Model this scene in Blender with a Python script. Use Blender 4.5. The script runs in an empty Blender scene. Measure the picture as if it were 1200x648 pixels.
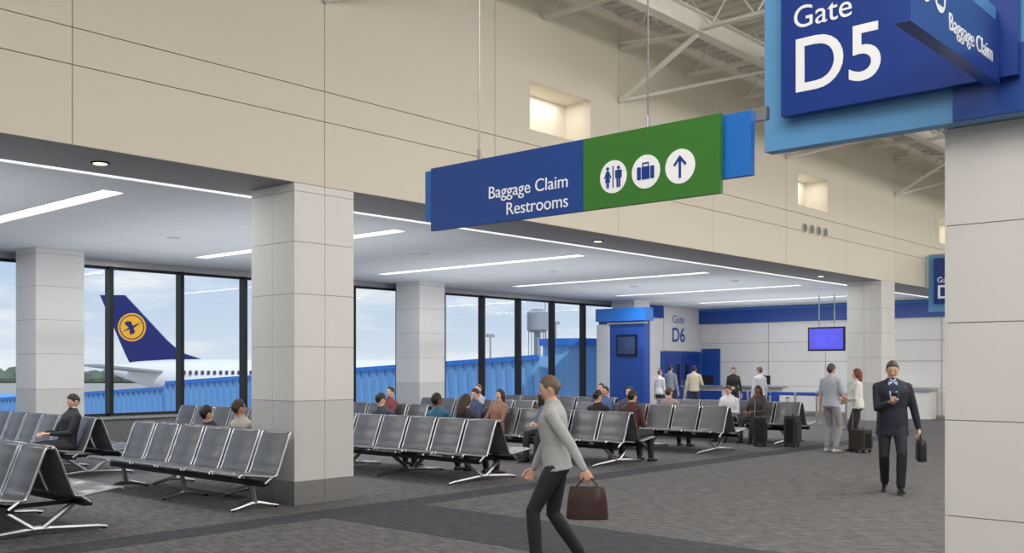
import bpy, math, random
from mathutils import Vector, Matrix
from mathutils.bvhtree import BVHTree
random.seed(7)
V3=Vector
# ---------------------------------------------------------------- helpers
def lin(c):
    return tuple(((x/255.0)/12.92 if x/255.0<=0.04045 else (((x/255.0)+0.055)/1.055)**2.4) for x in c)
MATS={}
def mat(name,col,rough=0.6,metal=0.0,var=0.06,scale=6.0,bump=0.0,emis=0.0,spec=0.5):
    if name in MATS: return MATS[name]
    m=bpy.data.materials.new(name); m.use_nodes=True
    nt=m.node_tree; b=nt.nodes['Principled BSDF']
    c=lin(col)
    b.inputs['Roughness'].default_value=rough; b.inputs['Metallic'].default_value=metal
    b.inputs['Specular IOR Level'].default_value=spec
    tc=nt.nodes.new('ShaderNodeTexCoord'); n=nt.nodes.new('ShaderNodeTexNoise'); n.inputs['Scale'].default_value=scale
    n.inputs['Detail'].default_value=3
    nt.links.new(tc.outputs['Object'],n.inputs['Vector'])
    r=nt.nodes.new('ShaderNodeMix'); r.data_type='RGBA'
    r.inputs[6].default_value=(*[x*(1-var) for x in c],1); r.inputs[7].default_value=(*[min(1,x*(1+var)) for x in c],1)
    nt.links.new(n.outputs['Fac'],r.inputs[0]); nt.links.new(r.outputs[2],b.inputs['Base Color'])
    if bump>0:
        bp=nt.nodes.new('ShaderNodeBump'); bp.inputs['Strength'].default_value=bump; bp.inputs['Distance'].default_value=0.01
        nt.links.new(n.outputs['Fac'],bp.inputs['Height']); nt.links.new(bp.outputs['Normal'],b.inputs['Normal'])
    if emis>0:
        nt.links.new(r.outputs[2],b.inputs['Emission Color']); b.inputs['Emission Strength'].default_value=emis
    MATS[name]=m; return m

class MB:
    def __init__(s): s.v=[]; s.f=[]; s.m=[]
    def add(s,vs,fs,m,M=None):
        o=len(s.v)
        if M is not None: vs=[M@V3(p) for p in vs]
        s.v+= [tuple(p) for p in vs]; s.f+=[tuple(i+o for i in f) for f in fs]; s.m+=[m]*len(fs)
    def box(s,a,b,m=0,M=None):
        x0,y0,z0=[min(a[i],b[i]) for i in range(3)]; x1,y1,z1=[max(a[i],b[i]) for i in range(3)]
        s.add([(x0,y0,z0),(x1,y0,z0),(x1,y1,z0),(x0,y1,z0),(x0,y0,z1),(x1,y0,z1),(x1,y1,z1),(x0,y1,z1)],
              [(0,3,2,1),(4,5,6,7),(0,1,5,4),(1,2,6,5),(2,3,7,6),(3,0,4,7)],m,M)
    def rings(s,rings,m,caps=True,M=None):
        n=len(rings[0]); vs=[p for r in rings for p in r]; fs=[]
        for i in range(len(rings)-1):
            for j in range(n):
                k=(j+1)%n; fs.append((i*n+j,i*n+k,(i+1)*n+k,(i+1)*n+j))
        if caps:
            fs.append(tuple(reversed(range(n)))); fs.append(tuple((len(rings)-1)*n+j for j in range(n)))
        s.add(vs,fs,m,M)
    def tube(s,pts,rad,m=0,seg=8,M=None,round_ends=False):
        pts=[V3(p) for p in pts]
        if not isinstance(rad,(list,tuple)): rad=[rad]*len(pts)
        rad=list(rad)
        if round_ends:
            d0=(pts[0]-pts[1]).normalized(); d1=(pts[-1]-pts[-2]).normalized(); r0,r1=rad[0],rad[-1]
            pts=[pts[0]+d0*r0*.95,pts[0]+d0*r0*.6]+pts+[pts[-1]+d1*r1*.6,pts[-1]+d1*r1*.95]
            rad=[r0*.3,r0*.8]+rad+[r1*.8,r1*.3]
        t=(pts[1]-pts[0]).normalized()
        up=V3((0,0,1)) if abs(t.z)<.9 else V3((1,0,0))
        x=t.cross(up).normalized(); R=[]
        for i,p in enumerate(pts):
            if i==0: t=(pts[1]-p)
            elif i==len(pts)-1: t=p-pts[i-1]
            else: t=(pts[i+1]-p).normalized()+(p-pts[i-1]).normalized()
            t=t.normalized(); x=(x-t*x.dot(t)).normalized(); y=t.cross(x)
            R.append([p+(x*math.cos(2*math.pi*k/seg)+y*math.sin(2*math.pi*k/seg))*rad[i] for k in range(seg)])
        s.rings(R,m,True,M)
    def cyl(s,p0,p1,r,m=0,seg=16,M=None): s.tube([p0,p1],r,m,seg,M)
    def ell(s,c,r,m=0,seg=14,ring=9,M=None,fn=None):
        R=[]; c=V3(c)
        for i in range(ring+1):
            a=math.pi*(i+.02 if i==0 else (i-.02 if i==ring else i))/ring
            row=[]
            for k in range(seg):
                b=2*math.pi*k/seg
                p=V3((math.sin(a)*math.cos(b),math.sin(a)*math.sin(b),-math.cos(a)))
                q=V3((p.x*r[0],p.y*r[1],p.z*r[2]))
                if fn: q=fn(p,q)
                row.append(c+q)
            R.append(row)
        s.rings(R,m,True,M)
    def prism(s,poly,z0,z1,m=0,M=None):
        n=len(poly); vs=[(p[0],p[1],z0) for p in poly]+[(p[0],p[1],z1) for p in poly]
        fs=[tuple(reversed(range(n))),tuple(range(n,2*n))]+[(i,(i+1)%n,n+(i+1)%n,n+i) for i in range(n)]
        s.add(vs,fs,m,M)
    def obj(s,name,mats,smooth=False,loc=(0,0,0),rotz=0,parent=None,bevel=0):
        me=bpy.data.meshes.new(name); me.from_pydata(s.v,[],s.f)
        for mm in mats: me.materials.append(mm)
        me.polygons.foreach_set('material_index',s.m)
        if smooth: me.polygons.foreach_set('use_smooth',[True]*len(s.f))
        me.update()
        o=bpy.data.objects.new(name,me); bpy.context.scene.collection.objects.link(o)
        o.location=loc; o.rotation_euler=(0,0,rotz)
        if parent: o.parent=parent
        if smooth:
            try:
                me.set_sharp_from_angle(angle=math.radians(40))
            except Exception: pass
        return o
def circ(cx,cy,r,n=28): return [(cx+r*math.cos(2*math.pi*i/n),cy+r*math.sin(2*math.pi*i/n)) for i in range(n)]
def rrect(x0,y0,x1,y1,r,n=4):
    P=[]
    for cx,cy,a in ((x1-r,y1-r,0),(x0+r,y1-r,90),(x0+r,y0+r,180),(x1-r,y0+r,270)):
        for i in range(n+1):
            t=math.radians(a+90*i/n); P.append((cx+r*math.cos(t),cy+r*math.sin(t)))
    return P
def text(body,size,M,m,parent,align='LEFT',bold=0.0,name='lettering',sx=1.0):
    cu=bpy.data.curves.new(name,'FONT'); cu.body=body; cu.size=size; cu.align_x=align; cu.offset=bold; cu.extrude=0.002
    cu.resolution_u=6
    t=bpy.data.objects.new(name+'_tmp',cu); bpy.context.scene.collection.objects.link(t)
    dg=bpy.context.evaluated_depsgraph_get(); me=bpy.data.meshes.new_from_object(t.evaluated_get(dg))
    bpy.data.objects.remove(t)
    me.transform(M@Matrix.Diagonal((sx,1,1,1))); me.materials.clear(); me.materials.append(m)
    o=bpy.data.objects.new(name,me); bpy.context.scene.collection.objects.link(o); o.parent=parent
    return o
# room axes: X runs along the concourse, Y runs toward the window wall
FW=V3((.7455,.6665,0)); RT=V3((.6665,-.7455,0))
def faceU(u,v,z):   # local frame for a panel facing -X; origin at its left end
    return Matrix(((0,0,-1,u),(-1,0,0,v),(0,1,0,z),(0,0,0,1)))
def faceV(u,v,z):   # panel facing -Y
    return Matrix(((1,0,0,u),(0,0,-1,v),(0,1,0,z),(0,0,0,1)))

CEIL=3.96; ROOF=7.8; BV=10.07; WV=20.3; U0=-12.0; UE=33.7; U1=48.0; V0=-11.0
# ---------------------------------------------------------------- materials
cream=mat('cream_wall_panel',(226,219,205),.65,var=.02,scale=.6)
dark=mat('dark_rim',(50,48,46),.8)  # dark colour of the downlight rims
gapc=mat('cream_joint_gap',(120,112,98),.8); gapg=mat('grey_joint_gap',(132,130,128),.8)
greyp=mat('grey_white_panel',(226,225,224),.45,var=.025,scale=1.2)
greyd=mat('stone_grey_panel',(206,206,206),.4,var=.04,scale=3)
steel=mat('brushed_steel',(185,186,188),.32,.85,var=.05,scale=20)
ceilm=mat('ceiling_tile',(222,226,232),.8,var=.015,scale=2)
soff=mat('soffit_grey',(150,150,153),.7)
roofm=mat('roof_deck_white',(236,232,222),.7)
trussm=mat('truss_paint',(238,235,226),.5)
black=mat('black_mullion',(28,29,32),.4,.3)
blue=mat('sign_blue',(34,76,160),.35,var=.02)
blued=mat('sign_deep_blue',(28,62,148),.3,var=.02)
blueb=mat('sign_bright_blue',(40,120,212),.3,var=.02)
bluel=mat('sign_light_blue',(104,168,222),.3,var=.03)
green=mat('sign_green',(62,128,52),.35,var=.02)
white=mat('lettering_white',(240,242,245),.5,var=.01,emis=.15)
lampm=mat('lamp_diffuser',(255,253,246),.5,var=0,emis=2.2)
lampw=mat('lamp_warm',(255,240,205),.5,var=0,emis=2.0)

def carpet(name,c1,c2,c3):
    m=bpy.data.materials.new(name); m.use_nodes=True; nt=m.node_tree; b=nt.nodes['Principled BSDF']
    b.inputs['Roughness'].default_value=.92; b.inputs['Specular IOR Level'].default_value=.2
    tc=nt.nodes.new('ShaderNodeTexCoord')
    mp=nt.nodes.new('ShaderNodeMapping'); mp.inputs['Scale'].default_value=(14,3.0,1)
    nt.links.new(tc.outputs['Object'],mp.inputs['Vector'])
    n=nt.nodes.new('ShaderNodeTexNoise'); n.inputs['Scale'].default_value=1.6; n.inputs['Detail'].default_value=4; n.inputs['Roughness'].default_value=.7
    nt.links.new(mp.outputs[0],n.inputs['Vector'])
    cr=nt.nodes.new('ShaderNodeValToRGB'); e=cr.color_ramp.elements
    e[0].position=.38; e[0].color=(*lin(c1),1); e[1].position=.62; e[1].color=(*lin(c3),1)
    x=e.new(.5); x.color=(*lin(c2),1)
    nt.links.new(n.outputs['Fac'],cr.inputs[0])
    n2=nt.nodes.new('ShaderNodeTexNoise'); n2.inputs['Scale'].default_value=90; nt.links.new(tc.outputs['Object'],n2.inputs['Vector'])
    mx=nt.nodes.new('ShaderNodeMix'); mx.data_type='RGBA'; mx.blend_type='OVERLAY'; mx.inputs[0].default_value=.35
    nt.links.new(cr.outputs[0],mx.inputs[6]); nt.links.new(n2.outputs['Fac'],mx.inputs[7])
    nt.links.new(mx.outputs[2],b.inputs['Base Color'])
    bp=nt.nodes.new('ShaderNodeBump'); bp.inputs['Strength'].default_value=.3; bp.inputs['Distance'].default_value=.01
    nt.links.new(n2.outputs['Fac'],bp.inputs['Height']); nt.links.new(bp.outputs[0],b.inputs['Normal'])
    return m
carp=carpet('carpet_grey',(84,84,87),(100,100,103),(118,117,119))
carpd=carpet('carpet_charcoal',(62,64,70),(70,72,79),(80,82,89))
# ---------------------------------------------------------------- room shell
mb=MB(); mb.box((U0,V0,-.3),(U1,WV+.4,0)); mb.obj('floor',[carp])
mb=MB()
mb.box((6.95,3.0,0),(8.4,8.99,.003)); mb.box((U0+.1,9.0,0),(25.0,9.5,.003))
mb.obj('carpet_border_inlay',[carpd])

# gate area ceiling (tiles with gaps) and soffit
LU=[1.2,6.1,11.0,15.9,20.8,25.7,30.6]
mb=MB()
mb.box((U0,BV+.12,CEIL+.12),(UE,WV+.4,CEIL+.3),0)
us=[U0]
for lu in LU: us+=[lu-.16,lu+.16]
us.append(UE)
for i in range(0,len(us),2):
    a,b=us[i],us[i+1]; n=max(1,round((b-a)/1.15)); w=(b-a)/n
    vs=[11.47+ (WV-11.47)*k/8 for k in range(9)]
    for k in range(n):
        for j in range(8):
            mb.box((a+k*w+.003,vs[j]+.003,CEIL),(a+(k+1)*w-.003,vs[j+1]-.003,CEIL+.05),0)
for lu in LU:
    mb.box((lu-.16,11.47,CEIL),(lu+.16,12.35,CEIL+.05),0); mb.box((lu-.16,18.55,CEIL),(lu+.16,WV,CEIL+.05),0)
mb.obj('ceiling',[ceilm])
mb=MB(); mb.box((U0,BV+.012,CEIL),(UE,11.32,CEIL+.0035),0); mb.box((U0,BV+.11,CEIL+.0036),(UE,11.32,CEIL+.1),0)
mb.obj('trim_soffit',[soff])
mb=MB(); mb.box((U0,11.34,CEIL+.03),(UE,11.46,CEIL+.06),0); mb.obj('cove_strip_light',[lampm])
for i,lu in enumerate(LU):
    mb=MB(); mb.box((lu-.15,12.37,CEIL+.02),(lu+.15,18.53,CEIL+.06),0)
    for s in (-1,1): mb.box((lu+s*.155-.008,12.36,CEIL-.008),(lu+s*.155+.008,18.54,CEIL+.04),1)
    mb.obj('ceiling_strip_light',[lampm,greyp])
for u,v in ((5.15,10.72),(14.3,10.72),(23.5,10.72),(.6,10.72)):
    d=MB(); d.prism(circ(u,v,.10),CEIL-.012,CEIL-.001,1); d.prism(circ(u,v,.075),CEIL-.016,CEIL-.0121,0)
    d.obj('recessed_downlight',[lampw,dark])
for u,v in ((5.2,14.2),(9.0,16),(13.6,14.5),(13.2,17.5),(18.2,15),(23,16),(23.3,13),(8.7,12.6)):
    d=MB(); d.prism(circ(u,v,.11),CEIL-.02,CEIL-.001,0); d.prism(circ(u,v,.08),CEIL-.028,CEIL-.0201,1); d.obj('ceiling_speaker',[greyp,ceilm])

# bulkhead wall above gate area
JU=[-11.2,-8.05,-4.9,-1.75,1.4,4.55,7.73,10.88,14.03,17.18,20.33,23.48,26.63,29.78,32.93,36.1,39.2,42.4,45.5,U1]
ROWS=[(CEIL,4.78),(4.78,5.16),(5.16,ROOF)]
niches=[(2.48,4.03,5.4,6.15),(11.68,13.23,5.4,6.15),(20.9,22.45,5.35,6.1),(30.1,31.65,5.35,6.1)]
mb=MB(); g=.005
J=[U0]+JU
for i in range(len(J)-1):
    a,b=J[i],J[i+1]
    for z0,z1 in ROWS:
        hit=[n for n in niches if n[0]>=a-.01 and n[0]<b and z0<n[2]<z1]
        if hit:
            n=hit[0]; e=min(n[1],b-.02)
            mb.box((a+g,BV,z0+g),(n[0],BV+.06,z1-g),0); mb.box((e,BV,z0+g),(b-g,BV+.06,z1-g),0)
            mb.box((n[0],BV,z0+g),(e,BV+.06,n[2]),0); mb.box((n[0],BV,n[3]),(e,BV+.06,z1-g),0)
            D=.55
            mb.box((n[0]-.04,BV+.061,n[2]-.04),(n[0]-.001,BV+D,n[3]+.04),0); mb.box((e+.001,BV+.061,n[2]-.04),(e+.04,BV+D,n[3]+.04),0)
            mb.box((n[0],BV+.061,n[2]-.04),(e,BV+D,n[2]-.001),0); mb.box((n[0],BV+.061,n[3]+.001),(e,BV+D,n[3]+.04),0)
            mb.box((n[0]-.04,BV+D+.001,n[2]-.04),(e+.04,BV+D+.04,n[3]+.04),0)
        else: mb.box((a+g,BV,z0+g),(b-g,BV+.06,z1-g),0)
def back(a,b,z0,z1): mb.box((a,BV+.065,z0),(b,BV+.10,z1),1)
cur=U0
for n in niches:
    e=n[1]; back(cur,n[0]-.04,CEIL+.004,ROOF); back(n[0]-.04,e+.04,CEIL+.004,n[2]-.04); back(n[0]-.04,e+.04,n[3]+.04,ROOF); cur=e+.04
back(cur,U1,CEIL+.004,ROOF)
mb.box((UE+.31,BV,0),(U1,BV+.1,CEIL),0)
mb.obj('wall_bulkhead',[cream,gapc])
for u0 in (21.05,30.2):
    mb=MB()
    for k in range(4):
        M=faceV(u0+.16+k*.36,BV-.001,4.86); mb.prism(circ(0,0,.13,20),0,.02,0,M); mb.prism(circ(0,0,.10,20),.021,.03,1,M)
    mb.obj('trim_air_nozzles',[greyp,mat('nozzle_grey',(120,115,108),.5)])

# window wall
mb=MB(); mb.box((U0,WV-.12,0),(28.2,WV+.2,.60),0); mb.box((U0,WV-.2,.601),(28.2,WV+.22,.66),1)
mb.box((U0,WV+.0,CEIL-.14),(28.2,WV+.2,CEIL+.1),1)
mb.box((28.201,WV,0),(UE+.3,WV+.2,CEIL+.1),2)
for k in range(14): mb.box((U0+k*2.8+.02,WV-.135,.08),(U0+k*2.8+2.76,WV-.121,.56),0)
mb.obj('wall_window_side',[mat('convector_grey',(120,122,126),.4,.3),steel,greyp])
mu=[8.33+1.63*k for k in range(-12,12)]
for i,u in enumerate(mu):
    m2=MB(); m2.box((u-.045,WV-.09,.66),(u+.045,WV+.12,CEIL-.14),0)
    m2.box((u+.045,WV-.02,.66),(u+1.585,WV+.08,.72),0); m2.box((u+.045,WV-.02,CEIL-.2),(u+1.585,WV+.08,CEIL-.14),0)
    f=m2.obj('window_%d'%(i+1),[black])
gm=bpy.data.materials.new('window_glass'); gm.use_nodes=True; nt=gm.node_tree; nt.nodes.clear()
o=nt.nodes.new('ShaderNodeOutputMaterial'); mx=nt.nodes.new('ShaderNodeMixShader'); t=nt.nodes.new('ShaderNodeBsdfTransparent'); gl=nt.nodes.new('ShaderNodeBsdfGlossy')
gl.inputs['Roughness'].default_value=.02; t.inputs[0].default_value=(.93,.97,.98,1)
lw=nt.nodes.new('ShaderNodeFresnel'); lw.inputs[0].default_value=1.3
nt.links.new(lw.outputs[0],mx.inputs[0]); nt.links.new(t.outputs[0],mx.inputs[1]); nt.links.new(gl.outputs[0],mx.inputs[2]); nt.links.new(mx.outputs[0],o.inputs[0])
mb=MB(); mb.add([(U0,WV+.04,.7),(28.2,WV+.04,.7),(28.2,WV+.04,CEIL-.15),(U0,WV+.04,CEIL-.15)],[(0,1,2,3)],0); mb.obj('window_glazing',[gm])

# far end wall of gate area
mb=MB()
mb.box((UE+.061,BV,0),(UE+.3,WV-.001,CEIL-.001),2)
vs=[BV,11.2,13.2,15.2,17.4,19.5,WV]
for i in range(len(vs)-1):
    for z0,z1 in ((.1,1.0),(1.0,1.9),(1.9,2.6),(2.6,3.36)):
        mb.box((UE,vs[i]+.008,z0+.006),(UE+.06,vs[i+1]-.008,z1-.006),0)
mb.box((UE-.1,BV+.001,3.36),(UE+.06,WV-.001,CEIL-.06),1); mb.box((UE,BV,0),(UE+.06,WV-.001,.1),3)
mb.box((UE-.14,BV+.001,3.84),(UE-.101,WV-.001,3.90),4)
mb.obj('wall_gate_end',[greyp,blue,gapg,steel,blueb])
mb=MB(); mb.box((28.6,WV-.08,3.5),(31.0,WV-.001,CEIL-.01),0); mb.obj('trim_blue_band',[blue])
# room closure
mb=MB(); mb.box((U0,V0-.3,0),(U1,V0,ROOF+.3),0); mb.obj('wall_opposite',[cream])
mb=MB(); mb.box((U0-.3,V0,0),(U0,WV+.4,ROOF+.3),0); mb.obj('wall_near_end',[cream])
mb=MB(); mb.box((U1,V0,0),(U1+.3,BV+.2,ROOF+.3),0); mb.obj('wall_far_end',[cream])
mb=MB(); mb.box((U0,V0,ROOF+.06),(U1,BV+.2,ROOF+.3),0)
u=U0
while u<U1:
    mb.box((u,V0,ROOF),(u+.16,BV+.1,ROOF+.059),0); u+=.32
mb.obj('ceiling_roof_deck',[roofm])
def ibeam(mb,u0,u1,v,z,h=.34,w=.2,m=0):
    mb.box((u0,v-w/2,z-.02),(u1,v+w/2,z),m); mb.box((u0,v-w/2,z-h),(u1,v+w/2,z-h+.02),m); mb.box((u0,v-.008,z-h+.02),(u1,v+.008,z-.02),m)
mb=MB()
for v in (8.5,3.5,-2.5): ibeam(mb,U0+.02,U1-.02,v,ROOF-.35)
mb.obj('roof_girder',[trussm])
jm=MB()
zb=ROOF-.62
for s in (-.035,.035):
    jm.box((s-.02,V0+.05,ROOF-.06),(s+.02,BV-.03,ROOF-.01),0); jm.box((s-.02,V0+.05,zb),(s+.02,BV-.03,zb+.05),0)
v=V0+.1
while v<BV-.9:
    jm.tube([(0,v,zb+.02),(0,v+.4,ROOF-.03)],.018,0,6); jm.tube([(0,v+.4,ROOF-.03),(0,v+.8,zb+.02)],.018,0,6); v+=.8
j0=jm.obj('bar_joist',[trussm],loc=(U0+.9,0,0))
u=U0+.9+2.1
while u<U1-.3:
    o=bpy.data.objects.new('bar_joist',j0.data); bpy.context.scene.collection.objects.link(o); o.location=(u,0,0); u+=2.1
mb=MB()
for k in range(-1,7):
    u=7.73+k*6.3
    mb.tube([(u,BV-.02,6.3),(u,8.5,ROOF-.69)],.05,0,8); mb.tube([(u,BV-.02,ROOF-.5),(u,8.5,ROOF-.66)],.03,0,8)
    mb.tube([(u,BV-.03,6.3),(u+2.6,8.5,ROOF-.69)],.03,0,8)
mb.obj('roof_brace_struts',[trussm])
mb=MB(); mb.tube([(14,6.2,6.75),(U1-.1,6.2,6.75)],.32,0,24)
for k in range(24): mb.tube([(14.4+k*1.4,6.2,6.75),(14.46+k*1.4,6.2,6.75)],.335,0,24)
for k in range(8):
    for s in (-.3,.3): mb.cyl((14.5+k*4.2,6.2+s,6.75),(14.5+k*4.2,6.2+s,ROOF-.001),.012,0,6)
mb.obj('air_duct',[trussm],smooth=True)

# ---------------------------------------------------------------- columns
def cladbox(mb,x0,y0,x1,y1,zs,mi,xs,ys):
    t=.018
    for i in range(len(zs)-1):
        m=mi(i); a,b=zs[i]+.003,zs[i+1]-.003
        for j in range(len(xs)-1):
            p=xs[j]+(.003 if j else 0); q=xs[j+1]-(.003 if j<len(xs)-2 else 0)
            mb.box((p,y0,a),(q,y0+t,b),m); mb.box((p,y1-t,a),(q,y1,b),m)
        for j in range(len(ys)-1):
            p=ys[j]+(.003 if j else t+.0005); q=ys[j+1]-(.003 if j<len(ys)-2 else t+.0005)
            mb.box((x0,p,a),(x0+t,q,b),m); mb.box((x1-t,p,a),(x1,q,b),m)
def column(u,v,s=.92,top=CEIL,split=True):
    mb=MB(); mb.box((.012,.012,0),(s-.012,s-.012,top-.004),2)
    zs=[0,.29,1.28,1.95,2.6,3.24,3.86,top]
    gr=[0,s/2,s] if split else [0,s]
    cladbox(mb,0,0,s,s,zs,lambda i:3 if i==0 else (1 if i==1 else 0),gr,gr)
    mb.obj('column',[greyp,greyd,gapg,steel],loc=(u,v,0))
column(7.27,BV-.003); column(25.7,BV-.003)
for u in (7.97,17.8,27.6,-1.9): column(u,19.17,split=False)
mb=MB(); pu=6.8; pv0,pv1=.2,2.24
mb.box((pu+.012,pv0+.012,0),(pu+.908,pv1-.012,ROOF-.02),1)
zs=[0,.1,.72,1.35,1.99,2.63,3.27,3.72,4.4,5.1,5.8,6.5,7.2,ROOF-.02]
cladbox(mb,pu,pv0,pu+.92,pv1,zs,lambda i:2 if i==0 else 0,[pu,pu+.92],[pv0,.67,pv1])
mb.obj('pier',[greyp,gapg,steel])

# ---------------------------------------------------------------- signs
def gate_sign(name,u,v1,v0,code,zb=3.27):
    mb=MB()
    mb.box((u-.02,v0,zb),(u+.1,v1,zb+1.6),0)
    mb.box((u-.05,v0,zb+.001),(u-.0201,v1-1.33,zb+.42),1)
    mb.box((u-.12,v1-.18-1.55,zb+.21),(u-.0501,v1-.18,zb+1.5),2)
    mb.box((u-.02,v0,zb+1.601),(u+.1,v1,zb+1.63),3)
    p=mb.obj(name,[bluel,blue,blued,steel])
    M=faceU(u-.122,v1-.18,zb+.21)
    text('Gate',.22,M@Matrix.Translation((.09,.60,0)),white,p,bold=0,name='gate_lettering')
    text(code,.53,M@Matrix.Translation((.08,.155,0)),white,p,bold=.006,name='gate_code')
    return p
gate_sign('gate_sign',6.66,3.46,.2,'D5')
gate_sign('gate_sign',29.0,10.0,7.3,'D7')
mb=MB()
mb.box((5.02,1.82,3.43),(6.5,1.90,3.80),0); mb.box((4.9,1.84,3.801),(6.5,1.88,3.90),1); mb.box((6.501,1.83,3.55),(6.535,1.89,3.75),2)
p=mb.obj('baggage_claim_blade_sign',[blued,bluel,steel])
M=faceV(5.02,1.818,3.43)
text('Baggage Claim',.135,M@Matrix.Translation((.56,.10,0)),white,p,bold=0)
gm2=MB()
gm2.prism(circ(.2,.235,.085),0,.003,0,M); gm2.prism(circ(.42,.235,.085),0,.003,0,M)
gm2.prism(rrect(.37,.19,.47,.27,.012),.0031,.005,1,M); gm2.prism([(.15,.24),(.2,.29),(.25,.24),(.23,.22),(.2,.25),(.17,.22)],.0031,.005,1,M)
gm2.obj('pictograms',[white,blued],parent=p)

su=5.5; L=2.62; M=faceU(su,5.79,2.79)
mb=MB()
mb.prism([(0,0),(1.537,0),(1.537,.5),(0,.5)],-.035,.0,0,M)
mb.prism([(1.54,0),(L,0),(L,.5),(1.54,.5)],-.035,.0,1,M)
mb.prism([(-.13,.10),(2.80,.10),(2.80,.50),(-.13,.50)],-.11,-.06,2,M)
mb.prism([(.02,.44),(2.88,.44),(2.88,.52),(.02,.52)],-.15,-.112,3,M)
for x in (.3,1.3,2.4): mb.prism([(x,.15),(x+.08,.15),(x+.08,.45),(x,.45)],-.0595,-.0355,3,M)
for x in (.45,2.02):
    mb.tube([M@V3((x,.5,-.09)),M@V3((x,ROOF-2.79-.6,-.09))],.007,3,6); mb.tube([M@V3((x,.5,-.09)),M@V3((x,.6,-.09))],.016,3,8)
p=mb.obj('hanging_direction_sign',[blue,green,blueb,steel])
text('Baggage Claim',.132,M@Matrix.Translation((1.41,.185,.002)),white,p,'RIGHT',0,sx=1.02)
text('Restrooms',.132,M@Matrix.Translation((1.41,.045,.002)),white,p,'RIGHT',0,sx=1.02)
gb=MB(); cy=.205; R=.112
for cx in (1.80,2.065,2.33): gb.prism(circ(cx,cy,R,36),.001,.004,0,M)
Z=(.0041,.007)
def rect(x0,y0,x1,y1): gb.prism([(x0,y0),(x1,y0),(x1,y1),(x0,y1)],Z[0],Z[1],1,M)
cx=1.80; rect(cx-.004,cy-.075,cx+.004,cy+.075)
gb.prism(circ(cx-.045,cy+.058,.012,14),*Z,1,M); gb.prism(circ(cx+.045,cy+.058,.012,14),*Z,1,M)
gb.prism([(cx-.055,cy+.042),(cx-.035,cy+.042),(cx-.014,cy-.005),(cx-.022,cy-.01),(cx-.035,cy+.015),(cx-.024,cy-.035),(cx-.034,cy-.035),(cx-.034,cy-.075),(cx-.043,cy-.075),(cx-.043,cy-.035),(cx-.047,cy-.035),(cx-.047,cy-.075),(cx-.056,cy-.075),(cx-.056,cy-.035),(cx-.066,cy-.035),(cx-.055,cy+.015),(cx-.068,cy-.01),(cx-.076,cy-.005)],*Z,1,M)
rect(cx+.026,cy-.015,cx+.064,cy+.042); rect(cx+.018,cy-.012,cx+.024,cy+.04); rect(cx+.066,cy-.012,cx+.072,cy+.04)
rect(cx+.029,cy-.075,cx+.043,cy-.015); rect(cx+.047,cy-.075,cx+.061,cy-.015)
cx=2.065; gb.prism(rrect(cx-.032,cy-.05,cx+.032,cy+.035,.006),*Z,1,M)
gb.prism(rrect(cx-.068,cy-.05,cx-.038,cy+.035,.008),*Z,1,M); gb.prism(rrect(cx+.038,cy-.05,cx+.068,cy+.035,.008),*Z,1,M)
rect(cx-.026,cy+.035,cx-.018,cy+.052); rect(cx+.018,cy+.035,cx+.026,cy+.052); rect(cx-.026,cy+.052,cx+.026,cy+.062)
cx=2.33; gb.prism([(cx-.009,cy-.075),(cx+.009,cy-.075),(cx+.009,cy+.035),(cx+.04,cy+.002),(cx+.05,cy+.014),(cx,cy+.072),(cx-.05,cy+.014),(cx-.04,cy+.002),(cx-.009,cy+.035)],*Z,1,M)
gb.obj('pictograms',[white,blued],parent=p)

# ---------------------------------------------------------------- seating
vinyl=mat('seat_vinyl_grey',(92,93,98),.32,var=.08,scale=5,spec=.7)
alu=mat('polished_aluminium',(165,166,170),.3,.9,var=.03)
def smoothpath(P,n=34):
    out=[]
    K=len(P)
    for i in range(K-1):
        p0=P[max(i-1,0)]; p1=P[i]; p2=P[i+1]; p3=P[min(i+2,K-1)]
        for k in range(n//(K-1)):
            t=k/(n//(K-1))
            out.append(tuple(.5*((2*p1[a])+(-p0[a]+p2[a])*t+(2*p0[a]-5*p1[a]+4*p2[a]-p3[a])*t*t+(-p0[a]+3*p1[a]-3*p2[a]+p3[a])*t**3) for a in range(2)))
    out.append(P[-1]); return out
PROF=smoothpath([(.74,.43),(.70,.455),(.48,.425),(.27,.405),(.215,.46),(.14,.65),(.05,.885),(.02,.895)],42)
def seat(mb,y,s):
    w=.275; n=len(PROF)
    rings=[]
    for i,(x,z) in enumerate(PROF):
        a=PROF[max(i-1,0)]; b=PROF[min(i+1,n-1)]; tx,tz=b[0]-a[0],b[1]-a[1]; l=math.hypot(tx,tz); nx,nz=tz/l,-tx/l
        if nz<0 and x>.3: nx,nz=-nx,-nz
        th=.010+.009*abs(math.sin(i*math.pi/5.0))
        row=[]
        for (dy,o) in ((-w,.0),(-w+.03,th),(0,th*.75),(w-.03,th),(w,.0),(w-.03,-th*.8),(-w+.03,-th*.8)):
            row.append((s*(x+nx*o),y+dy,z+nz*o))
        rings.append(row)
    mb.rings(rings,0)
    for dy in (-w-.008,w+.008):
        mb.tube([(s*x,y+dy,z) for x,z in PROF[::2]],.014,1,6)
        mb.tube([(s*.30,y+dy,.40),(s*.40,y+dy,.33)],.018,1,6)
    mb.tube([(s*.72,y-w,.44),(s*.72,y+w,.44)],.015,1,6); mb.tube([(s*.035,y-w,.89),(s*.035,y+w,.89)],.015,1,6)
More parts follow.
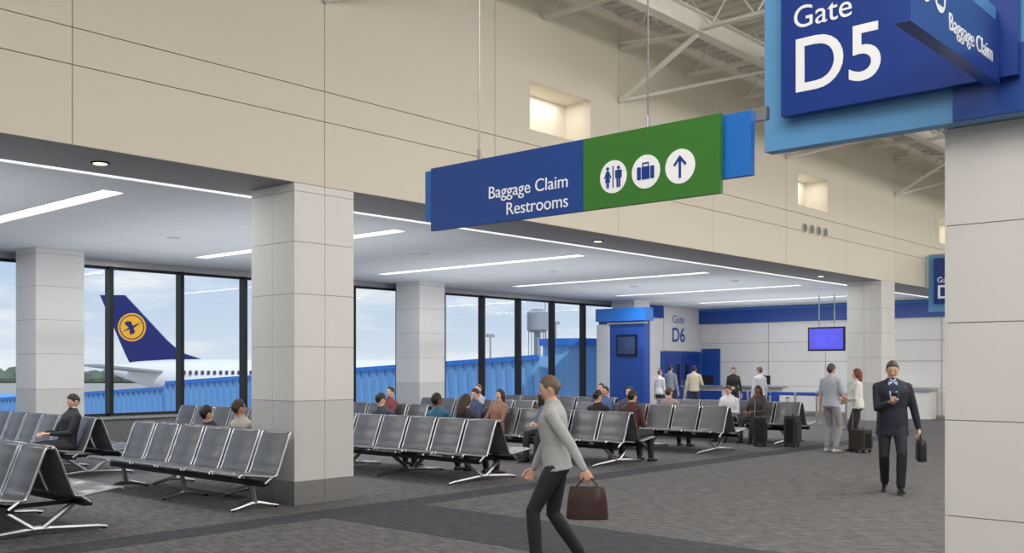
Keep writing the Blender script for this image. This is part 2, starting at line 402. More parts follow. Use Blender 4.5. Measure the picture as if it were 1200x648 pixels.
def bench(name,n,sides,u,v):
    mb=MB(); P=.64
    for s in sides:
        for k in range(n): seat(mb,.32+k*P,s)
        mb.box((s*.34,.04,.295),(s*.42,n*P-.04,.355),2)
    lo=-.72 if -1 in sides else .0; hi=.72 if 1 in sides else 0.0
    if len(sides)==1:
        lo,hi=(-.66,.0) if sides[0]<0 else (.0,.66)
    nl=3 if n>=5 else 2
    for k in range(nl):
        y=.34+(n*P-.68)*k/(nl-1); mid=(lo+hi)/2
        mb.tube([(lo,y,.018),(lo+.10,y,.035),(mid-.05,y,.075),(mid+.05,y,.075),(hi-.10,y,.035),(hi,y,.018)],[.016,.022,.032,.032,.022,.016],1,8)
        for s in sides: mb.tube([(mid+s*.04 if len(sides)==2 else mid,y,.07),(s*.38,y,.31)],[.034,.03],1,8)
        for e in (lo,hi): mb.cyl((e+(.03 if e==lo else -.03),y,0),(e+(.03 if e==lo else -.03),y,.02),.028,2,10)
        if len(sides)==2: mb.box((-.36,y-.025,.30),(.36,y+.025,.34),2)
    return mb.obj(name,[vinyl,alu,black],smooth=True,loc=(u,v,0))
def inst(o,u,v):
    c=bpy.data.objects.new(o.name.split('.')[0],o.data); bpy.context.scene.collection.objects.link(c); c.location=(u,v,0); return c
b2=bench('tandem_airport_seating',6,(-1,1),4.25,9.85)
ROWU=[10.75,14.15,17.5,20.7]
for u in ROWU: inst(b2,u,9.85)
for u in [3.6,7.15,10.75,14.15,17.5,20.7]: inst(b2,u,14.9)
bench('tandem_airport_seating',6,(-1,),7.12,9.85); bench('tandem_airport_seating',4,(1,),7.2,11.15)

# ---------------------------------------------------------------- gate podium zone
scr=mat('screen_purple',(70,70,190),.3,emis=.8,var=.35,scale=3)
mb=MB()
mb.box((26.6,18.1,0),(26.95,19.9,3.55),0); mb.box((26.55,19.45,.0),(26.599,19.95,3.1),1); mb.box((26.5,18.0,3.2),(26.99,19.96,3.62),2)
mb.box((26.56,18.35,2.05),(26.599,19.15,2.75),3); mb.box((26.545,18.42,2.12),(26.559,19.08,2.68),4)
mb.box((26.5,17.95,3.1),(26.6,19.5,3.15),5)
mb.obj('gate_backdrop_kiosk',[blue,greyp,blueb,black,mat('screen_dark',(40,60,95),.2,emis=.3),steel])
mb=MB()
mb.box((31.1,WV-.04,2.3),(33.3,WV-.002,3.9),0); pD=mb.obj('gate_number_panel',[greyp])
M=faceV(31.1,WV-.045,2.3)
text('Gate',.42,M@Matrix.Translation((.55,1.05,0)),blue,pD); text('D6',.75,M@Matrix.Translation((.5,.35,0)),blue,pD,bold=.012)
mb=MB()
mb.box((30.9,WV-.10,0),(33.6,WV-.02,2.28),0); mb.box((UE-.1,19.4,0),(UE-.01,WV-.13,2.4),0)
mb.box((31.1,WV-.12,.05),(32.2,WV-.101,2.12),1); mb.box((32.25,WV-.12,.05),(33.35,WV-.101,2.12),1)
mb.box((31.8,WV-.125,1.0),(32.05,WV-.1201,1.8),2); mb.box((32.4,WV-.125,1.0),(32.65,WV-.1201,1.8),2)
mb.tube([(32.12,WV-.17,.9),(32.12,WV-.17,1.2)],.015,3); mb.tube([(32.33,WV-.17,.9),(32.33,WV-.17,1.2)],.015,3)
mb.obj('door_1',[blue,blued,black,steel])
def podium(v0,v1,u=29.6):
    mb=MB(); mb.box((u,v0,.08),(u+.5,v1,1.02),0); mb.box((u-.02,v0+.02,0),(u+.45,v1-.02,.079),2)
    mb.box((u-.14,v0-.04,1.021),(u+.3,v1+.04,1.07),1); mb.box((u-.012,v0+.1,.5),(u-.001,v1-.1,.9),3)
    y=(v0+v1)/2; mb.box((u+.25,y-.24,1.12),(u+.27,y+.24,1.42),2); mb.box((u+.271,y-.03,1.0),(u+.31,y+.03,1.2),2)
    mb.obj('gate_podium',[greyp,steel,black,blue])
podium(16.9,18.5); podium(14.8,16.4)
mb=MB(); mb.box((29.65,12.75,2.2),(29.72,13.95,2.95),0); mb.box((29.635,12.8,2.25),(29.649,13.9,2.90),1)
for y in (13.1,13.6): mb.tube([(29.7,y,2.9),(29.7,y,CEIL)],.02,2)
mb.obj('ceiling_hung_monitor',[black,scr,steel])
mb=MB(); mb.box((32.9,11.3,.901),(33.6,12.9,1.0),1); mb.box((32.95,11.35,0),(33.65,12.85,.9),0); mb.obj('low_cabinet',[greyp,steel])
beltm=mat('belt_blue',(30,70,170),.6)
pp=[(26.6,v) for v in (11.4,12.9,14.4)]+[(28.0,v) for v in (11.4,12.9,14.4)]
mb=MB()
for u,v in pp:
    mb.cyl((u,v,0),(u,v,.03),.17,0,20); mb.cyl((u,v,.03),(u,v,.95),.03,0,12); mb.cyl((u,v,.88),(u,v,.98),.042,0,12)
for a,b in ((0,1),(1,2),(3,4),(4,5)):
    (u,v),(u2,w)=pp[a],pp[b]; mb.box((u-.004,v+.03,.88),(u+.004,w-.03,.94),1)
mb.obj('queue_barrier_posts',[steel,beltm])
def suitcase(u,v,rz,h=.62,c=(34,35,40)):
    mb=MB(); w=.21;d=.13
    mb.prism(rrect(-w,-d,w,d,.05),.05,h,0)
    mb.prism(rrect(-w+.03,-d-.03,w-.03,-d+.02,.01),.1,h-.12,0)
    for x in (-w-.002,w+.002): mb.box((x-.004,-d*.6,.1),(x+.004,d*.6,h-.06),1)
    for x in (-.1,.1): mb.cyl((x,d-.03,h),(x,d-.03,h+.38),.009,2,8)
    mb.tube([(-.1,d-.03,h+.38),(.1,d-.03,h+.38)],.016,1,8,round_ends=True)
    for x in (-w+.05,w-.05):
        for y in (-d+.04,d-.04): mb.cyl((x-.012,y,.03),(x+.012,y,.03),.03,1,12)
    mb.tube([(-.07,-.02,h),(-.06,-.02,h+.035),(.06,-.02,h+.035),(.07,-.02,h)],.01,1,6)
    mb.obj('rolling_suitcase',[mat('suitcase_fabric_%d'%c[0],c,.7),black,alu],loc=(u,v,0.004),rotz=rz)
suitcase(19.45,10.25,.5); suitcase(19.75,9.65,.2,.66,(48,50,56)); suitcase(19.35,8.0,1.2,.45,(60,52,48))

# ---------------------------------------------------------------- people
def ik(a,b,l1,l2,hint):
    d=b-a; Ln=min(d.length,(l1+l2)*.998); dr=d.normalized(); a1=(l1*l1-l2*l2+Ln*Ln)/(2*Ln); h=math.sqrt(max(0,l1*l1-a1*a1))
    p=(hint-dr*hint.dot(dr)).normalized(); return a+dr*a1+p*h, a+dr*Ln
def pm(c,r=.75):
    k='cloth_%d_%d_%d'%c; return mat(k,c,r,var=.08,scale=25)
SK={'light':(224,180,156),'tan':(206,160,132),'brown':(128,88,64)}
def hand(mb,w,dr,pn,side,curl=.35,m=0):
    dr=dr.normalized(); pn=(pn-dr*pn.dot(dr)).normalized(); wd=dr.cross(pn).normalized()*side
    R=[]
    for t,hw,ht in ((-.02,.024,.020),(0,.026,.019),(.03,.036,.017),(.06,.041,.015),(.088,.040,.012),(.095,.034,.008)):
        c=w+dr*t; R.append([c+wd*hw*math.cos(2*math.pi*k/10)+pn*ht*math.sin(2*math.pi*k/10) for k in range(10)])
    mb.rings(R,m)
    for i,(off,ln) in enumerate(((.030,.072),(.010,.082),(-.010,.076),(-.029,.060))):
        p=w+dr*.085+wd*off; pts=[p-dr*.01,p]; a=0
        for sg in (.45,.32,.25):
            a+=curl*(1+.12*i); p=p+(dr*math.cos(a)+pn*math.sin(a))*ln*sg; pts.append(p)
        mb.tube(pts,[.009,.009,.0085,.0078,.0068],m,7,round_ends=True)
    p=w+dr*.02+wd*.028; q=p+(dr*.7+wd*.6+pn*.25).normalized()*.045; r=q+(dr*.9+wd*.15+pn*(.2+curl*.4)).normalized()*.032
    s_=r+(dr*.95+pn*(.2+curl*.5)).normalized()*.024
    mb.tube([p-wd*.01,p,q,r,s_],[.012,.0125,.011,.0095,.0078],m,7,round_ends=True)
def interp(x,tab):
    for (a,b),(c,d) in zip(tab,tab[1:]):
        if x<=c: return b+(d-b)*(x-a)/(c-a)
    return tab[-1][1]
def person(name,loc,face,pose='stand',top=(90,90,95),bottom=(40,42,50),shoe=(25,24,24),hair=(40,30,25),skin='light',
           h=1.75,female=False,longhair=False,lean=0.0,yaw=0.0,pitch=0.0,handR=None,handL=None,sleeve='long',jacket=False,
           legs=None,vox=.016,shirt=(200,210,225),tie=(120,30,40),curl=.4,items=None,pelz=None,armhint=None):
    S=h/1.75; parts=MB(); ext=MB()
    mats=[mat('skin_'+skin,SK[skin],.6,var=.04,scale=30,spec=.3),pm(top),pm(bottom),pm(shoe,.4),mat('hair_%d_%d'%(hair[0],hair[2]),hair,.6,var=.25,scale=60),
          mat('eye_dark',(45,36,32),.3),mat('lip_'+skin,tuple(int(x*.82) for x in SK[skin]),.5),pm(shirt),pm(tie),mat('eye_white',(214,206,200),.4)]
    sw=.165 if female else .185
    pel=V3((0,0,.95))
    if pose=='sit': pel=V3((0,0,.525/S))
    if pelz: pel.z=pelz/S
    d=V3((0,math.sin(lean),math.cos(lean))); fwd=V3((0,math.cos(lean),-math.sin(lean))); X=V3((1,0,0))
    def sp(t,y=0): return pel+d*t+fwd*y
    if female: secs=[(-.10,.13,.10,0),(-.03,.172,.12,-.01),(.05,.165,.115,-.005),(.15,.125,.095,0),(.26,.14,.105,.01),(.33,.15,.115,.022),(.41,.155,.10,.008),(.47,.12,.075,-.005),(.52,.058,.055,-.005),(.55,.045,.045,0)]
    else: secs=[(-.10,.13,.10,0),(-.03,.165,.12,0),(.06,.16,.115,.005),(.15,.152,.108,.005),(.26,.165,.118,.008),(.36,.18,.125,.012),(.42,.178,.112,.004),(.475,.135,.085,-.005),(.52,.066,.062,-.005),(.55,.054,.054,0)]
    hemt=-.06
    if jacket: secs=[(t,a+.018,b+.02,y) for t,a,b,y in secs[:-2]]+[(.525,.068,.064,-.005),(.54,.055,.055,0)]
    def ring(t,a,b,y): return [sp(t,y)+X*a*math.cos(2*math.pi*k/20)+fwd*b*math.sin(2*math.pi*k/20) for k in range(20)]
    lo=[s for s in secs if s[0]<=.06]; hi=[s for s in secs if s[0]>=-.03]
    parts.rings([ring(*s) for s in lo],2)
    hem=[(hemt,.186,.140,0)]+[(t,a+.012,b+.012,y) for t,a,b,y in hi]
    if jacket and pose!='sit': hem=[(-.20,.205,.145,0),(-.10,.195,.145,0)]+hem[1:]
    parts.rings([ring(*s) for s in hem],1)
    hc=sp(.648,.006)+fwd*.006
    parts.tube([sp(.46),sp(.53,.0),hc-V3((0,0,.06))],[.064,.055,.054],0,14)
    shs=[]
    for s in (-1,1):
        sh=sp(.425)+X*s*sw; shs.append(sh)
        parts.tube([sp(.50)+X*s*.03,sp(.465)+X*s*.10,sh],[.045,.05,.052],1,12,round_ends=True)
        parts.ell(sh,(.060 if not female else .052,.06,.060),1)
    aj=.008 if jacket else .004
    hands=[handL,handR]; hd=[]
    for i,s in enumerate((-1,1)):
        sh=shs[i]; tg=hands[i]
        if tg is None: tg=V3((s*(sw+.10),.04,.80)) if pose!='sit' else V3((s*.11,.30,pel.z+.17))
        else: tg=V3(tg)
        hint=V3((s*.5,-.8,-.3)) if armhint is None else V3((s*armhint[0],armhint[1],armhint[2]))
        el,wr=ik(sh,tg,.295,.255,hint)
        a=.052 if not female else .043
        if sleeve=='long':
            parts.tube([sh,sh.lerp(el,.5),el,el.lerp(wr,.5),wr.lerp(el,.04)],[a+aj,a-.002+aj,a-.008+aj,a-.012+aj,.031+aj],1,12,round_ends=True)
            parts.tube([wr.lerp(el,.25),wr],[.027,.024],0,10,round_ends=True)
            if jacket: ext.tube([wr.lerp(el,.10),wr.lerp(el,.0)],[.036,.034],7,12)
        else:
            parts.tube([sh,sh.lerp(el,.5),sh.lerp(el,.72)],[a+aj,a+aj,a+.002+aj],1,12,round_ends=True)
            parts.tube([sh,el,el.lerp(wr,.3),wr],[a-.008,a-.012,a-.012,.024],0,12,round_ends=True)
        dr=(wr-el).normalized()
        pn=(X*-s) if (dr.z<-.6) else V3((0,-.2,-1)) if pose=='sit' else (X*-s*.6+V3((0,0,-.2)) )
        if tg.z>1.1*1 and pose!='sit': pn=V3((0,-.6,.8))
        hand(ext,wr,dr,pn,1 if (dr.cross(pn)).dot(V3((-s,0,0)) if dr.z>-.6 else V3((0,1,0)))>0 else -1,curl)
        hd.append((wr,dr))
    if legs is None:
        if pose=='sit': legs=((-.13,.50,.085,0),(.13,.47,.085,0))
        elif pose=='walk': legs=((-.10,.30,.10,-.12),(.09,-.32,.20,.7))
        else: legs=((-.11,.02,.085,0),(.11,-.02,.085,0))
    for i,s in enumerate((-1,1)):
        ax,ay,az,fp=legs[i]; hip=pel+V3((s*.09,0,-.03)); an=V3((ax,ay,az/S if pose=='sit' else az))
        kn,an=ik(hip,an,.44,.43,V3((s*.12,1,.25)))
        w=1.0 if not female else .92
        lm=2
        parts.tube([hip,hip.lerp(kn,.25),hip.lerp(kn,.6),kn,kn.lerp(an,.35),kn.lerp(an,.75),an+ (kn-an).normalized()*.03],
            [.088*w,.090*w,.078*w,.066*w,.066*w,.058*w,.058*w],lm,14,round_ends=True)
        parts.tube([kn.lerp(an,.88),an],[.034,.034],3 ,10,round_ends=True)
        c,sn=math.cos(fp),math.sin(fp)
        R=[]
        out=s*.12
        for t,hw,ht in ((-.085,.018,.03),(-.075,.034,.045),(-.03,.038,.062),(.03,.040,.058),(.09,.044,.042),(.14,.042,.034),(.175,.028,.026),(.185,.012,.014)):
            row=[]
            for k in range(12):
                b=2*math.pi*k/12; x=hw*math.cos(b); z=-.078+ht*.5+ht*.62*math.sin(b)
                z=max(z,-.08); y=t
                row.append(an+V3((x+t*out,y*c+z*sn,z*c-y*sn)))
            R.append(row)
        parts.rings(R,3)
    me=bpy.data.meshes.new('tmp'); me.from_pydata(parts.v,[],parts.f)
    ob=bpy.data.objects.new('tmp',me); bpy.context.scene.collection.objects.link(ob)
    rm=ob.modifiers.new('r','REMESH'); rm.mode='VOXEL'; rm.voxel_size=vox; rm.adaptivity=0
    sm=ob.modifiers.new('s','SMOOTH'); sm.factor=.5; sm.iterations=2
    dg=bpy.context.evaluated_depsgraph_get(); bm_=bpy.data.meshes.new_from_object(ob.evaluated_get(dg))
    bvh=BVHTree.FromPolygons([V3(p) for p in parts.v],parts.f)
    full=MB(); full.v=[tuple(v.co) for v in bm_.vertices]
    for pl in bm_.polygons:
        full.f.append(tuple(pl.vertices)); r=bvh.find_nearest(pl.center); full.m.append(parts.m[r[2]])
    bpy.data.objects.remove(ob); bpy.data.meshes.remove(bm_); bpy.data.meshes.remove(me)
    HM=Matrix.Translation(hc)@Matrix.Rotation(yaw,4,'Z')@Matrix.Rotation(-pitch-lean*.4,4,'X')
    hs=.94 if female else 1.0
    def hf(p,q):
        x,y,z=q
        if p.z<0:
            k=-p.z; x*=1-.32*k*k-.08*k; y=y*(1-.22*k)+.018*k
            if p.y<0: y*=1-.35*k
        if p.y>.5: y*=.96
        if p.y<0 and p.z>0: y*=1.06
        return V3((x*hs,y*hs,z*hs))
    ext.ell((0,0,0),(.076,.094,.118),0,24,18,HM,hf)
    ext.rings([[HM@V3(p) for p in r] for r in ([(-.008,.086,.018),(.008,.086,.018),(.006,.07,.02),(-.006,.07,.02)],[(-.010,.098,-.008),(.010,.098,-.008),(.010,.075,-.006),(-.010,.075,-.006)],[(-.016,.104,-.026),(.016,.104,-.026),(.017,.078,-.03),(-.017,.078,-.03)],[(-.010,.094,-.036),(.010,.094,-.036),(.010,.075,-.038),(-.010,.075,-.038)])],0)
    for s in (-1,1):
        ext.ell((s*.030*hs,.080*hs,.006),(.012,.008,.006),9,10,6,HM); ext.ell((s*.030*hs,.0868*hs,.006),(.0055,.003,.0055),5,8,6,HM)
        ext.tube([HM@V3((s*.016,.088*hs,.024)),HM@V3((s*.032,.086*hs,.028)),HM@V3((s*.048,.076*hs,.023))],.003,4,6)
        ext.ell((s*.073*hs,-.005,-.002),(.010,.019,.031),0,10,8,HM); ext.ell((s*.078*hs,.0,-.002),(.006,.010,.018),6,8,6,HM)
    ext.ell((0,.083*hs,-.058),(.022,.009,.0045),6,12,6,HM); ext.ell((0,.080*hs,-.066),(.018,.010,.005),6,12,6,HM)
    tab=[(0,.60),(.55,.56),(.95,.42),(1.2,.12),(1.38,-.02),(1.62,.16),(1.95,.05),(2.3,-.42),(3.2,-.62)]
    if longhair: tab=[(0,.58),(.6,.48),(1.0,.2),(1.2,-.3),(1.45,-.7),(3.2,-.9)]
    def hh(p,q):
        base=hf(p,V3((p.x*.076,p.y*.094,p.z*.118)))
        ph=math.atan2(abs(p.x),p.y); w=(p.z-interp(ph,tab))/.16+.35; w=max(0,min(1,w)); w=w*w*(3-2*w)
        th=1.075 if not longhair else 1.12
        n=1+.02*math.sin(p.x*31+p.z*17)*math.cos(p.y*23)
        return base*((.94+(th-.94)*w)*(n if w>.5 else 1))
    ext.ell((0,0,.001),(1,1,1),4,40,30,HM,hh)
    if longhair:
        R=[]
        for z,a,b,y in ((.06,.070,.07,-.03),(0,.082,.072,-.035),(-.06,.088,.07,-.04),(-.13,.088,.062,-.045),(-.20,.072,.045,-.05),(-.25,.04,.02,-.052)):
            R.append([HM@V3((a*math.cos(2*math.pi*k/16),y+b*math.sin(2*math.pi*k/16)*(.55 if math.sin(2*math.pi*k/16)>0 else 1),z)) for k in range(16)])
        ext.rings(R,4)
    if jacket:
        def fr(x,t,o): 
            return sp(t,0)+X*x+fwd*(o+.022)
        ext.add([fr(-.055,.50,.075),fr(.055,.50,.075),fr(.012,.20,.150),fr(-.012,.20,.150),fr(-.06,.36,.146),fr(.06,.36,.146)],[(0,4,5,1),(4,3,2,5)],7)
        ext.add([fr(-.014,.49,.084),fr(.014,.49,.084),fr(.024,.36,.153),fr(.02,.20,.156),fr(-.02,.20,.156),fr(-.024,.36,.153)],[(0,5,2,1),(5,4,3,2)],8)
        for s in (-1,1):
            ext.add([fr(s*.05,.52,.06),fr(s*.085,.50,.06),fr(s*.095,.36,.138),fr(s*.012,.18,.156),fr(s*.05,.36,.158)],[(0,1,2,4),(4,2,3)],1)
            ext.tube([fr(s*.045,.53,-.005),fr(s*.03,.525,.04),fr(s*.006,.505,.068)],.012,7,8)
    if items: items(ext,hd,sp,X,fwd,mats)
    o=len(full.v); full.v+=ext.v; full.f+=[tuple(i+o for i in f) for f in ext.f]; full.m+=ext.m
    full.v=[(a*S,b*S,c*S) for a,b,c in full.v]
    rot=math.atan2(face[1],face[0])-math.pi/2
    return full.obj(name,mats,smooth=True,loc=loc,rotz=rot)
def handbag(ext,hd,sp,X,fwd,mats):
    mats.append(mat('bag_maroon',(58,34,34),.5)); m=len(mats)-1
    w,dr=hd[0]; c=w+V3((-.03,-.03,-.27))
    R=[]
    for z,a,b in ((-.15,.05,.17),(-.14,.065,.18),(0,.06,.17),(.12,.035,.15),(.13,.02,.14)):
        R.append([c+V3((a*math.cos(2*math.pi*k/16),b*math.sin(2*math.pi*k/16),z)) for k in range(16)])
    ext.rings(R,m)
    ext.tube([c+V3((0,-.10,.12)),w+dr*.07+V3((0,-.03,-.01)),w+dr*.07+V3((0,.03,-.01)),c+V3((0,.10,.12))],.009,m,8)
person('walking_traveler',(6.46,5.27,0),(-.55,.83),'walk',top=(176,178,182),bottom=(34,36,46),hair=(112,96,80),h=1.66,lean=.08,
       handL=(-.27,-.28,.88),handR=(.24,.24,.86),vox=.010,items=handbag,sleeve='long',pitch=.15,curl=.7,legs=((-.10,.17,.10,-.12),(.09,-.20,.13,.45)))
def bizbag(ext,hd,sp,X,fwd,mats):
    mats.append(mat('bag_black',(26,26,30),.5)); m=len(mats)-1
    mats.append(mat('phone_black',(15,15,18),.2)); m2=len(mats)-1
    w,dr=hd[0]; c=w+V3((-.03,.0,-.27))
    R=[]
    for z,a,b in ((-.15,.05,.18),(-.14,.06,.19),(.05,.06,.185),(.12,.05,.17),(.13,.03,.16)):
        R.append([c+V3((a*(abs(math.cos(t))**.5)*(1 if math.cos(t)>0 else -1),b*(abs(math.sin(t))**.5)*(1 if math.sin(t)>0 else -1),z)) for t in [2*math.pi*(k+.5)/20 for k in range(20)]])
    ext.rings(R,m)
    ext.tube([c+V3((0,-.09,.12)),w+dr*.075+V3((0,-.04,0)),w+dr*.075+V3((0,.04,0)),c+V3((0,.09,.12))],.010,m,8)
    w,dr=hd[1]; p=w+dr*.09+V3((-.01,-.01,.035)); ext.box(p-V3((.035,.006,.05)),p+V3((.035,.006,.07)),m2)
person('businessman',(13.4,5.1,0),(-.90,-.42),'walk',top=(38,42,58),bottom=(34,37,50),hair=(84,74,68),skin='light',h=1.82,lean=.03,pitch=.35,
       handL=(-.32,-.02,.84),handR=(.06,.32,1.18),jacket=True,vox=.011,items=bizbag,curl=.7,shirt=(170,195,228),tie=(40,60,110),legs=((-.09,.16,.09,-.1),(.08,-.16,.12,.35)))
person('standing_woman',(19.7,8.2,0),(-.35,.94),'stand',top=(226,224,224),bottom=(52,46,50),hair=(120,62,38),longhair=True,female=True,h=1.70,
       handL=(-.10,.26,1.08),handR=(.14,.24,1.02),vox=.013,legs=((-.10,.06,.085,0),(.12,-.10,.085,.1)))
person('standing_traveler',(19.0,8.45,0),(.94,-.2),'stand',top=(176,184,200),bottom=(150,148,150),hair=(80,70,60),h=1.80,vox=.015,handR=(.16,.25,1.05),sleeve='short',shoe=(190,190,190))
person('gate_agent',(28.6,16.0,0),(-.8,-.6),'stand',top=(30,30,36),bottom=(28,28,34),hair=(70,50,35),female=True,h=1.72,vox=.018,handR=(.1,.25,1.05))
person('traveler_at_podium',(28.5,17.4,0),(.9,.3),'stand',top=(215,205,180),bottom=(70,70,80),hair=(60,50,40),vox=.018,h=1.78,handR=(.15,.3,1.1))
person('traveler_at_podium',(26.3,17.3,0),(.9,-.2),'stand',top=(210,212,216),bottom=(60,62,72),hair=(110,90,70),female=True,vox=.018,h=1.66)
person('traveler_at_podium',(28.3,18.2,0),(.9,.0),'stand',top=(150,158,175),bottom=(60,60,66),hair=(50,40,30),vox=.018,h=1.8)
person('traveler_in_queue',(26.0,13.7,0),(.3,.9),'stand',top=(196,198,204),bottom=(60,62,80),hair=(90,80,70),vox=.018,h=1.74)
def seated(u,v,s,**k):
    k.setdefault('vox',.018); k.setdefault('lean',-.18)
    person('seated_traveler',(u+s*.36,v,0),(s,0),'sit',**k)
def SV(k,b=9.85): return b+.32+.64*k
seated(7.15,SV(0,14.9),-1,top=(34,36,42),hair=(35,30,28),pitch=.4,vox=.014)
seated(7.2,SV(1,11.15),1,top=(52,54,66),hair=(28,24,22),lean=-.42,pitch=.1,vox=.014,pelz=.46)
seated(7.2,SV(0,11.15),1,top=(196,190,184),hair=(66,52,44),vox=.014,skin='tan',lean=-.28)
seated(10.75,SV(4),1,top=(70,72,84),hair=(40,32,28),vox=.015,pitch=.4,lean=-.3)
seated(10.75,SV(2),1,top=(52,112,140),hair=(30,25,22),skin='brown',vox=.013)
seated(10.75,SV(1),1,top=(60,60,70),hair=(60,45,35),female=True,longhair=True,vox=.015,pitch=.4)
seated(14.15,SV(5),-1,top=(60,75,110),hair=(50,38,30),pitch=.3)
seated(14.15,SV(4),-1,top=(150,110,95),hair=(50,38,30),female=True,longhair=True)
seated(14.15,SV(2),-1,top=(70,110,140),hair=(60,50,40))
seated(14.15,SV(1),1,top=(46,36,40),hair=(40,30,28),pitch=.3)
seated(14.15,SV(0),1,top=(84,50,48),hair=(50,38,30),lean=.1)
seated(14.15,SV(3),1,top=(130,80,80),hair=(50,38,30),female=True,longhair=True)
seated(17.5,SV(4),-1,top=(70,90,140),hair=(35,28,25),skin='tan')
seated(17.5,SV(3),-1,top=(60,60,66),hair=(60,45,30))
seated(17.5,SV(2),1,top=(170,150,150),hair=(80,60,40),female=True)
seated(20.7,SV(2),-1,top=(225,225,228),hair=(80,65,50),pitch=.3,lean=.15)
seated(20.7,SV(1),-1,top=(60,50,52),hair=(28,22,20),female=True,longhair=True,skin='brown')
seated(17.5,SV(2,14.9),-1,top=(160,160,170),hair=(90,70,50)); seated(14.15,SV(1,14.9),-1,top=(120,60,60),hair=(40,30,20))
seated(20.7,SV(0,14.9),-1,top=(80,90,120),hair=(50,40,30))

# ---------------------------------------------------------------- exterior
GZ=-5.0
mb=MB(); mb.box((-900,WV+1,GZ-.5),(900,1500,GZ),0); mb.box((900,-900,GZ-.5),(1500,1500,GZ),0); mb.obj('apron_ground',[mat('apron_concrete',(176,172,164),.9,var=.08,scale=.05)])
def W(lat,d,z): 
    p=RT*lat+FW*d; return V3((p.x,p.y,z))
treem=mat('tree_foliage',(98,112,98),.9,var=.3,scale=.2)
mb=MB()
for i in range(170):
    lat=-330+i*3.6+random.uniform(-1,1); hh_=random.uniform(4,6.5)
    mb.ell(W(lat,420+random.uniform(-10,10),GZ+hh_*.45),(4.2,4.2,hh_*.6),0,8,6,None,lambda p,q:q*(1+.15*math.sin(p.x*9+p.z*7)))
mb.obj('distant_tree_line',[treem])
planew=mat('aircraft_white',(236,238,242),.35,var=.01); planeb=mat('aircraft_tail_blue',(16,30,104),.35,var=.02)
yel=mat('emblem_yellow',(244,176,30),.4,var=.02); pgrey=mat('aircraft_grey',(150,155,160),.4)
PMt=Matrix(((RT.x,FW.x,0,W(0,130,0).x),(RT.y,FW.y,0,W(0,130,0).y),(0,0,1,0),(0,0,0,1)))
mb=MB(); R=[]
for x,zc,r in ((-53.2,1.45,.25),(-52,1.35,.7),(-49,1.0,1.45),(-45,.5,2.2),(-40,.05,2.7),(-36,-.1,2.82),(-10,-.1,2.82),(0,-.1,2.82),(3,-.25,2.5),(5.5,-.6,1.7),(7,-.9,.7),(7.3,-1,.2)):
    R.append([(x,r*math.cos(2*math.pi*k/32),zc+r*math.sin(2*math.pi*k/32)) for k in range(32)])
mb.rings(R,0,True,PMt)
def fin(poly,y,t,m): mb.add([(p[0],y-t,p[1]) for p in poly]+[(p[0],y+t,p[1]) for p in poly],
   [tuple(range(len(poly))),tuple(reversed(range(len(poly),2*len(poly))))]+[(i,len(poly)+i,len(poly)+(i+1)%len(poly),(i+1)%len(poly)) for i in range(len(poly))],m,PMt)
fin([(-53.9,11.1),(-50.7,11.1),(-45.2,5.2),(-43.4,3.6),(-40.3,2.6),(-49.8,1.8),(-50.6,3.4)],0,.22,1)
def disc(cx,cz,r,y,m):
    mb.add([(cx+r*math.cos(2*math.pi*i/36),y,cz+r*math.sin(2*math.pi*i/36)) for i in range(36)],[tuple(range(36))],m,PMt)
disc(-49.7,6.9,1.85,-.24,2); disc(-49.7,6.9,1.62,-.26,1); disc(-49.7,6.9,1.48,-.28,2)
# stylised flying crane
def bird(pts): mb.add([(-49.7+a,-.31,6.9+b) for a,b in pts],[tuple(range(len(pts)))],1,PMt)
bird([(-1.25,-.62),(-.35,-.32),(.25,-.10),(.75,.28),(1.22,.62),(.62,.40),(.10,.16),(-.45,-.12)])
bird([(.18,.10),(-.30,-.12),(-.75,.25),(-1.0,.70),(-.72,.62),(-.62,.88),(-.35,.72),(-.2,.85),(0,.5)])
bird([(.22,-.08),(-.25,-.28),(-.30,-.75),(-.05,-1.08),(.05,-.82),(.28,-.92),(.30,-.66),(.48,-.62)])
def wing(p,z,m,t): mb.add([(a,b,c-t) for a,b,c in p]+[(a,b,c+t) for a,b,c in p],[(0,1,2,3),(7,6,5,4),(0,4,5,1),(1,5,6,2),(2,6,7,3),(3,7,4,0)],m,PMt)
for s in (-1,1):
    wing([(-44.5,s*1.5,1.0),(-49.5,s*1.2,1.2),(-52.2,s*9,1.9),(-50.3,s*9,1.9)],0,3,.14)
    wing([(-14,s*2.5,-1.9),(-25,s*2.5,-1.7),(-32,s*29,.2),(-29.5,s*29,.2)],0,3,.3)
    for (ex,ey) in ((-15,9),(-21,19)): 
        mb.tube([(ex,s*ey,-2.9),(ex-1,s*ey,-2.9),(ex-4.5,s*ey,-2.9)],[1.2,1.35,.8],3,18,PMt); mb.box((ex-3,s*ey-.15,-2.4),(ex-1,s*ey+.15,-1.2),3,PMt)
for k in range(56):
    x=-43+k*.78
    mb.box((x,-2.78,.75),(x+.34,-2.60,1.22),4,PMt)
for x,y in ((-20,-3.5),(-20,3.5),(2,0)):
    mb.cyl((x,y,-2.5),(x,y,GZ+.6),.2,3,8,PMt)
    for dx in (-.7,.7): mb.cyl((x+dx,y-.4,GZ+.6),(x+dx,y+.4,GZ+.6),.6,4,16,PMt)
mb.obj('airliner',[planew,planeb,yel,pgrey,mat('aircraft_window',(60,66,78),.3)],smooth=True)
jb=mat('jet_bridge_blue',(132,180,226),.45,.0,var=.05,scale=1); jb2=mat('jet_bridge_rib',(104,160,216),.45,var=.04)
mb=MB()
A=W(1.9,37,0); B=W(-31,61,0); A.z=-.75; B.z=-2.85
ax=(B-A); Ln=ax.length; ex=ax.normalized(); ey=V3((0,0,1)).cross(ex).normalized(); ez=ex.cross(ey)
